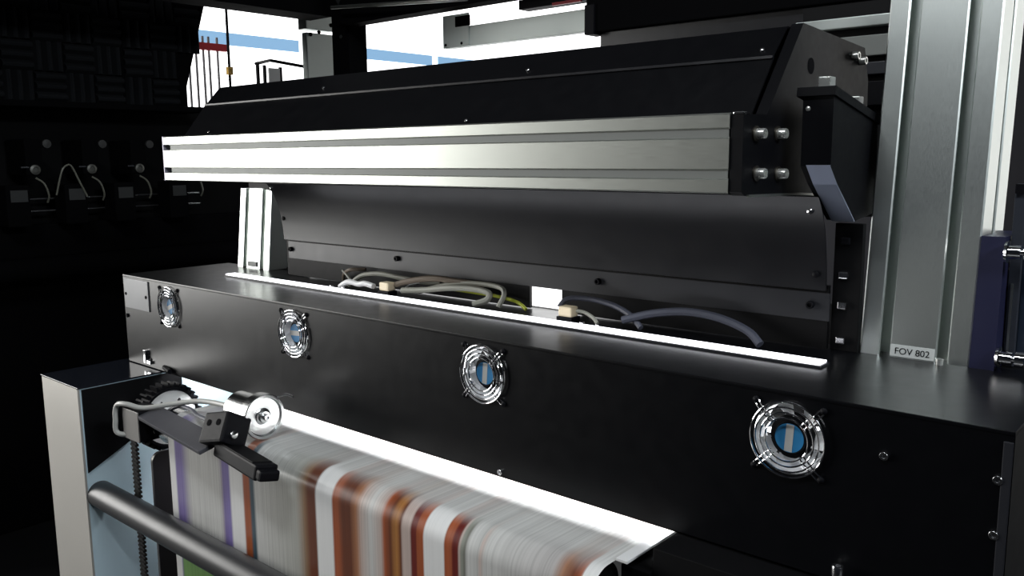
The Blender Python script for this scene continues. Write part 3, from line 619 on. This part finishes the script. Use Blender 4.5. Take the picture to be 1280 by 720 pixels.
# ---- cables and connectors between housing and cover
def cable(pts, r, m, label, name='cable'):
    tag(MB().tube(pts, r, 8, 7).obj(name, m, None, pts[0]), label, 'cable', 'cables behind the light strip')
ZC = ZT+0.006
cable([(-1.93, 1.50, 1.312), (-1.90, 1.48, 1.335), (-1.86, 1.47, 1.350), (-1.82, 1.49, 1.352)], 0.005, CABLE_B, 'short brown cable nearest the left column, under the cover')
cable([(-1.85, 1.455, ZC), (-1.80, 1.46, 1.340), (-1.73, 1.465, 1.350), (-1.66, 1.47, 1.345), (-1.58, 1.475, 1.340), (-1.52, 1.48, 1.345)], 0.0065, CABLE_G, 'grey cable arching over the left cream connector')
cable([(-1.66, 1.445, 1.328), (-1.60, 1.455, 1.345), (-1.53, 1.465, 1.355), (-1.46, 1.475, 1.352), (-1.38, 1.48, 1.350)], 0.0075, CABLE_B, 'thick brown cable leaving the left cream connector')
cable([(-1.62, 1.44, 1.320), (-1.55, 1.45, 1.326), (-1.47, 1.455, 1.338), (-1.40, 1.46, 1.342), (-1.345, 1.46, 1.338), (-1.345, 1.455, 1.322), (-1.375, 1.44, ZC)], 0.0075, CABLE_G, 'thick grey cable curling down in the middle of the bundle')
cable([(-1.58, 1.46, 1.318), (-1.50, 1.47, 1.340), (-1.42, 1.475, 1.352), (-1.33, 1.475, 1.352), (-1.30, 1.465, 1.340), (-1.305, 1.45, ZC)], 0.006, CABLE_G, 'grey cable at the right end of the cable bundle')
cable([(-1.48, 1.475, 1.332), (-1.40, 1.48, 1.330), (-1.33, 1.48, 1.328), (-1.27, 1.475, 1.322), (-1.235, 1.465, ZC)], 0.004, CABLE_Y, 'thin yellow-green earth cable in the bundle')
cable([(-1.64, 1.455, 1.312), (-1.61, 1.46, 1.332), (-1.58, 1.475, 1.345)], 0.004, WHITEPL, 'short thin white lead beside the left cream connector')
cable([(-1.90, 1.475, 1.345), (-1.87, 1.47, 1.33), (-1.85, 1.465, 1.315)], 0.004, CABLE_G, 'short grey lead near the left column')
cable([(-1.125, 1.445, 1.330), (-1.11, 1.455, 1.348), (-1.06, 1.465, 1.352), (-1.00, 1.465, 1.345), (-0.95, 1.455, 1.330), (-0.92, 1.445, ZC)], 0.006, CABLE_D, 'dark cable arching right from the right cream connector')
cable([(-1.10, 1.44, 1.326), (-1.06, 1.44, 1.328), (-1.03, 1.435, 1.320), (-1.015, 1.43, ZC)], 0.004, CABLE_G, 'thin pale lead curling beside the right cream connector')
cable([(-0.96, 1.44, 1.322), (-0.90, 1.455, 1.340), (-0.83, 1.465, 1.350), (-0.76, 1.465, 1.346), (-0.70, 1.46, 1.330), (-0.67, 1.45, ZC)], 0.008, CABLE_D, 'thick dark cable arching at the right end of the gap')
def connector(x, label):
    c = thing('connector', label, 'connector', (x, 1.43, ZT))
    MB().box((x-0.020, 1.418, ZT), (x+0.020, 1.448, ZT+0.012), 0.001).obj('connector_base', BLKPL, c)
    MB().box((x-0.017, 1.420, ZT+0.012), (x+0.017, 1.446, ZT+0.034), 0.004).obj('connector_body', CREAM, c)
connector(-1.668, 'cream connector block behind the light strip, left of the white glowing panel')
connector(-1.092, 'cream connector block in front of the added white glowing panel')
wb = thing('glow_panel', 'small white panel, added to glow like the bright hall beyond the gap under the cover', 'lamp', (-1.21, 1.53, ZT))  # added glowing panel, stands for bright background beyond the gap
MB().box((-1.30, 1.532, ZT), (-1.12, 1.548, 1.40), 0.001).obj('glow_panel_body', WHITEPL, wb)
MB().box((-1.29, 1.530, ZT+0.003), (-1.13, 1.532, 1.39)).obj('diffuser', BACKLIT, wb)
wc = MB().tube([(-1.85, 1.425, ZC), (-1.82, 1.43, 1.325), (-1.78, 1.432, 1.322), (-1.755, 1.432, 1.326), (-1.72, 1.432, 1.322)], 0.0075, 8, 6)
tag(wc.obj('cable', WHITEPL, None, (-1.85, 1.425, ZC)), 'bright white cable leading into the left cream connector', 'cable', 'cables behind the light strip')
for x, lab in ((-1.87, 'tiny bright clip at the left end of the cable bundle'), (-1.82, 'tiny bright clip just left of the white cable'), (-1.04, 'tiny bright clip right of the right cream connector'), (-1.0, 'tiny bright clip farther right of the right cream connector')):
    tag(MB().box((x-0.004, 1.408, ZT), (x+0.004, 1.416, ZT+0.009), 0.001).obj('cable_clip', STEEL, None, (x, 1.412, ZT)), lab, 'clip', 'cable clips along the strip')

# ================================================================== BACKGROUND LEFT: second press unit under a foam-lined hood
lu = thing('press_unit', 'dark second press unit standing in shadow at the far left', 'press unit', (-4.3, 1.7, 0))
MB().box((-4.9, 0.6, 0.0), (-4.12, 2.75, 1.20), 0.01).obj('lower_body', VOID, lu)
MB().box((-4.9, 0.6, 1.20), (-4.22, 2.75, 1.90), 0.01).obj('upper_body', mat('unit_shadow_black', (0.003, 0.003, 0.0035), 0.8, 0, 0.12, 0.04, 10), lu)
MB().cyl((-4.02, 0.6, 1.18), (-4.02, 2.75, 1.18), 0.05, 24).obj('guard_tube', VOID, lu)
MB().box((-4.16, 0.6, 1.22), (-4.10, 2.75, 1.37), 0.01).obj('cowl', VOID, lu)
MB().box((-4.5, 0.6, 1.875), (-3.97, 2.30, 1.90), 0.004).obj('ledge', VOID, lu)
for z, x in ((1.481, -4.112), (1.428, -4.108)):
    MB().cyl((x, 0.7, z), (x, 2.3, z), 0.006, 12).obj('rail', STEEL, lu)
GREYTAG = mat('dim_grey_tag', (0.028, 0.030, 0.030), 0.6, 0, 0.4, 0.1, 60)
HG = 'print heads on the dark unit'
heads = [(1.41, 'dark print head unit at the left edge of the picture'), (1.647, 'dark print head unit second from the left edge'), (1.866, 'dark print head unit third from the left edge'), (2.129, 'dark print head unit just left of the aluminium beam end')]
hroot = None
for i, (y, lab) in enumerate(heads):
    if hroot is None:
        hroot = thing('print_head', lab, 'print head', (-4.0, y, 1.40), HG)
        MB().box((-4.10, y-0.05, 1.37), (-3.985, y+0.045, 1.545), 0.006).obj('head_body', VOID, hroot)
        MB().box((-3.985, y-0.033, 1.475), (-3.982, y+0.035, 1.525), 0.001).obj('tag', GREYTAG, hroot)
        MB().lathe((-3.99, y+0.073, 1.61), (1, 0, 0), [(0, 0.0001), (0, 0.021), (0.012, 0.021), (0.014, 0.012), (0.010, 0.011), (0.010, 0.0001)], 20).obj('knob', mat('dim_knob', (0.12, 0.12, 0.11), 0.4, 0.6, 0.5, 0.05, 50), hroot)
        MB().lathe((-3.99, y+0.128, 1.72), (1, 0, 0), [(0, 0.0001), (0, 0.018), (0.012, 0.018), (0.013, 0.0001)], 20).obj('knob', mat('dim_knob_dark', (0.07, 0.07, 0.07), 0.4, 0.6, 0.5, 0.05, 50), hroot)
        MB().box((-4.2, y+0.04, 1.585), (-3.99, y+0.11, 1.74), 0.006).obj('valve_block', VOID, hroot)
        MB().box((-4.0, y+0.02, 1.618), (-3.985, y+0.05, 1.624)).obj('lever', STEEL, hroot)
        MB().tube([(-3.99, y+0.075, 1.575), (-3.97, y+0.10, 1.55), (-3.97, y+0.115, 1.50), (-3.99, y+0.115, 1.47)], 0.004, 8, 5).obj('hose', mat('dim_hose', (0.16, 0.16, 0.13), 0.3, 0, 0.5, 0.05, 50), hroot)
    else:
        c = copy_tree(hroot); c.location = (-4.0, y, 1.40); c['label'] = lab
tag(MB().tube([(-3.98, 1.56, 1.50), (-3.97, 1.585, 1.60), (-3.97, 1.61, 1.628), (-3.97, 1.63, 1.62), (-3.97, 1.66, 1.55), (-3.98, 1.69, 1.49)], 0.004, 8, 6).obj('hose', mat('dim_hose', (0.16, 0.16, 0.13)), None, (-3.98, 1.56, 1.50)), 'thin pale hose arching over the second print head', 'hose')
# foam-lined hood: one panel facing the aisle, a second turned slightly
fh = thing('sound_hood', 'dark sound hood lined with basket-weave acoustic foam at upper left', 'sound hood', (-4.0, 1.8, 1.9))
MB().ext([(-4.10, 0.62, 1.9), (-4.10, 2.235, 1.9), (-4.10, 2.235, 2.0), (-4.10, 2.42, 2.62), (-4.10, 0.62, 2.62)], (0.055, 0, 0)).obj('hood_panel', VOID, fh)
T = 0.128
def foam_tile(vert):
    q = MB(); n = 3; r = T/n
    for k in range(n):
        a = -T/2+k*r
        pts = [(0, a), (0.010, a+r*0.12), (0.026, a+r*0.3), (0.030, a+r*0.5), (0.026, a+r*0.7), (0.010, a+r*0.88), (0, a+r)]
        if vert: q.ext([(x, c, -T/2+.002) for x, c in pts], (0, 0, T-.004))
        else: q.ext([(x, -T/2+.002, c) for x, c in pts], (0, T-.004, 0))
    return q
tv = th_ = None
for j in range(5):
    for i in range(13):
        y = 0.70+i*T+ (0.012 if i >= 10 else 0); z = 1.965+j*T
        lim = 2.235 if z < 2.05 else 2.235+(z-2.0)*0.30
        if y+T/2 > lim+0.03: continue
        vert = (i+j) % 2 == 0
        src = tv if vert else th_
        if src is None:
            o = foam_tile(vert).obj('foam_tile', FOAM, None); o.parent = fh
            if vert: tv = o
            else: th_ = o
        else:
            o = src.copy(); COL.objects.link(o)
        o.parent = fh; o.location = Vector((-4.045, y, z))-fh.location
        o.rotation_euler = (0, math.radians(-1), math.radians(-5 if i >= 10 else 0))

# ================================================================== BACKGROUND: bright booth and overhead gantry
bw_ = thing('backlit_wall', 'overexposed white backlit booth wall with a pale blue band', 'booth wall', (-6.5, 6.0, 0))
for i in range(5):
    y0 = 2.6+i*1.36
    MB().box((-6.52, y0+0.004, 0.0), (-6.50, y0+1.356, 4.2)).obj('wall_panel', BACKLIT, bw_)
for y0, y1 in ((3.5, 4.66), (5.2, 6.26), (6.34, 7.6)): MB().box((-6.499, y0, 2.56), (-6.494, y1, 2.66)).obj('blue_band', BACKBLUE, bw_)
# rack with red rail
rk = thing('storage_rack', 'pale wire rack with a red top rail behind the foam hood', 'rack', (-5.2, 3.05, 0))
for y in (2.90, 2.95, 3.0, 3.04, 3.10): MB().cyl((-5.2, y, 0), (-5.2, y, 2.42), 0.008, 10).obj('upright', mat('grey_paint', (0.35, 0.35, 0.37), 0.5), rk)
MB().box((-5.22, 2.85, 2.335), (-5.18, 3.165, 2.38), 0.003).obj('top_rail', RED, rk)
for z in (0.3, 0.9, 1.5): MB().box((-5.25, 2.85, z), (-5.15, 3.165, z+0.02)).obj('shelf', WHITEPAINT, rk)
po = thing('flag_pole', 'thin dark pole rising behind the left end of the hood', 'pole', (-5.0, 3.057, 0))
MB().cyl((-5.0, 3.057, 0), (-5.0, 3.057, 3.0), 0.009, 12).obj('shaft', BLKPL, po)
MB().box((-5.012, 3.04, 2.17), (-4.985, 3.075, 2.22), 0.003).obj('clamp', AMBER, po)
MB().cyl((-5.0, 3.057, 0), (-5.0, 3.057, 0.02), 0.12, 20).obj('foot', BLKPL, po)
# railing
rg = thing('guard_railing', 'low dark-framed railing with pale panels behind the hood', 'railing', (-4.6, 3.2, 0))
pts = [(2.99, 2.196), (3.19, 2.228), (3.55, 2.196)]
MB().tube([(-4.6, pts[0][0], 2.205), (-4.75, pts[1][0], 2.25), (-4.6, pts[2][0], 2.195)], 0.010, 8, 1).obj('top_rail', BLKPL, rg)
for x, y in ((-4.6, 3.0), (-4.68, 3.10), (-4.72, 3.24), (-4.65, 3.43), (-4.6, 3.55)): MB().box((x-0.008, y-0.008, 0), (x+0.008, y+0.008, 2.21)).obj('baluster', BLKPL, rg)
MB().box((-4.72, 3.15, 0.3), (-4.71, 3.23, 2.2)).obj('infill_panel', WHITEPAINT, rg)
# metal sheet post next to the black pillar
ap = thing('metal_upright', 'shiny sheet metal upright left of the black pillar', 'upright', (-3.6, 2.7, 0))
MB().box((-3.64, 2.63, 0), (-3.60, 2.79, 2.255), 0.004).obj('lower_sheet', GALV, ap)
MB().box((-3.66, 2.625, 2.27), (-3.595, 2.79, 2.7), 0.004).obj('upper_sheet', GALV, ap)
for y, z in ((2.65, 2.245), (2.70, 2.26), (2.775, 2.30)): screw_dome((-3.595, y, z), (1, 0, 0), 0.010).obj('bolt', INK, ap)
pi_ = thing('support_pillar', 'thick black square pillar behind the hood', 'pillar', (-3.12, 2.58, 0))
MB().box((-3.235, 2.5, 0), (-3.115, 2.60, 2.8), 0.004).obj('pillar_body', VOID, pi_)
MB().ext([(-3.21, 2.498, 2.36), (-3.175, 2.498, 2.315), (-3.14, 2.498, 2.36)], (0, -0.003, 0)).obj('corner_tag', GREYTAG, pi_)
MB().cyl((-3.17, 2.497, 2.18), (-3.17, 2.5, 2.18), 0.008, 12).obj('rivet', GREYTAG, pi_)
# overhead beams
tag(MB().box((-3.55, 0.9, 2.30), (-3.38, 2.62, 2.6), 0.006).obj('gantry_beam', VOID, None, (-3.46, 1.8, 2.3)), 'black overhead beam running back along the top edge', 'beam')
gb = thing('gantry_beam', 'black overhead cross beam above the bright booth, right of the pillar', 'beam', (-2.2, 2.5, 2.2))
MB().box((-3.10, 2.45, 2.218), (-1.80, 2.53, 2.6), 0.004).obj('beam_body', VOID, gb)
MB().cyl((-3.1, 2.40, 2.285), (-2.3, 2.40, 2.225), 0.008, 10).obj('pipe', ALU, gb)
db = thing('overhead_panel', 'large black overhead panel at the top right behind the hood', 'panel', (-1.1, 2.5, 2.02))
MB().box((-1.83, 2.50, 2.069), (-0.45, 2.56, 2.7), 0.004).obj('panel_sheet', VOID, db)
MB().box((-1.79, 2.53, 2.02), (-0.72, 2.56, 2.069), 0.002).obj('lower_trim', GREYSHEET, db)
MB().box((-1.83, 2.49, 2.06), (-1.79, 2.56, 2.16), 0.003).obj('end_bracket', BLKPL, db)
dc = thing('air_duct', 'grey galvanised duct panel hanging over the bright booth', 'duct', (-2.2, 2.6, 2.08))
MB().box((-2.605, 2.58, 2.087), (-1.80, 2.62, 2.165), 0.003).obj('duct_sheet', GALV, dc)
MB().box((-2.605, 2.575, 2.087), (-2.46, 2.58, 2.215), 0.001).obj('end_sheet', GALV, dc)
MB().box((-2.53, 2.57, 2.165), (-2.45, 2.575, 2.205)).obj('access_hole', INK, dc)
for x in (-2.59, -2.50): screw_dome((x, 2.575, 2.10), (0, -1, 0), 0.006).obj('rivet', INK, dc)
MB().box((-2.22, 2.60, 2.20), (-1.85, 2.66, 2.235), 0.003).obj('bracket', BLKPL, dc)
MB().box((-2.05, 2.59, 2.195), (-1.92, 2.60, 2.205)).obj('red_edge', RED, dc)
# slatted panel right of the end plate
sp_ = thing('slatted_panel', 'grey slatted panel between the end plate and the tall column', 'panel', (-0.7, 2.1, 1.75))
for i, (z0, z1, m) in enumerate(((1.938, 1.962, GALV), (1.872, 1.918, GALVD), (1.83, 1.858, MIDGREY), (1.76, 1.815, BLACK))):
    MB().box((-0.90, 2.08+0.004*i, z0), (-0.55, 2.11+0.004*i, z1), 0.002).obj('slat', m, sp_)
MB().box((-0.90, 2.125, 1.5), (-0.55, 2.135, 2.0)).obj('backing_sheet', BLACKM, sp_)
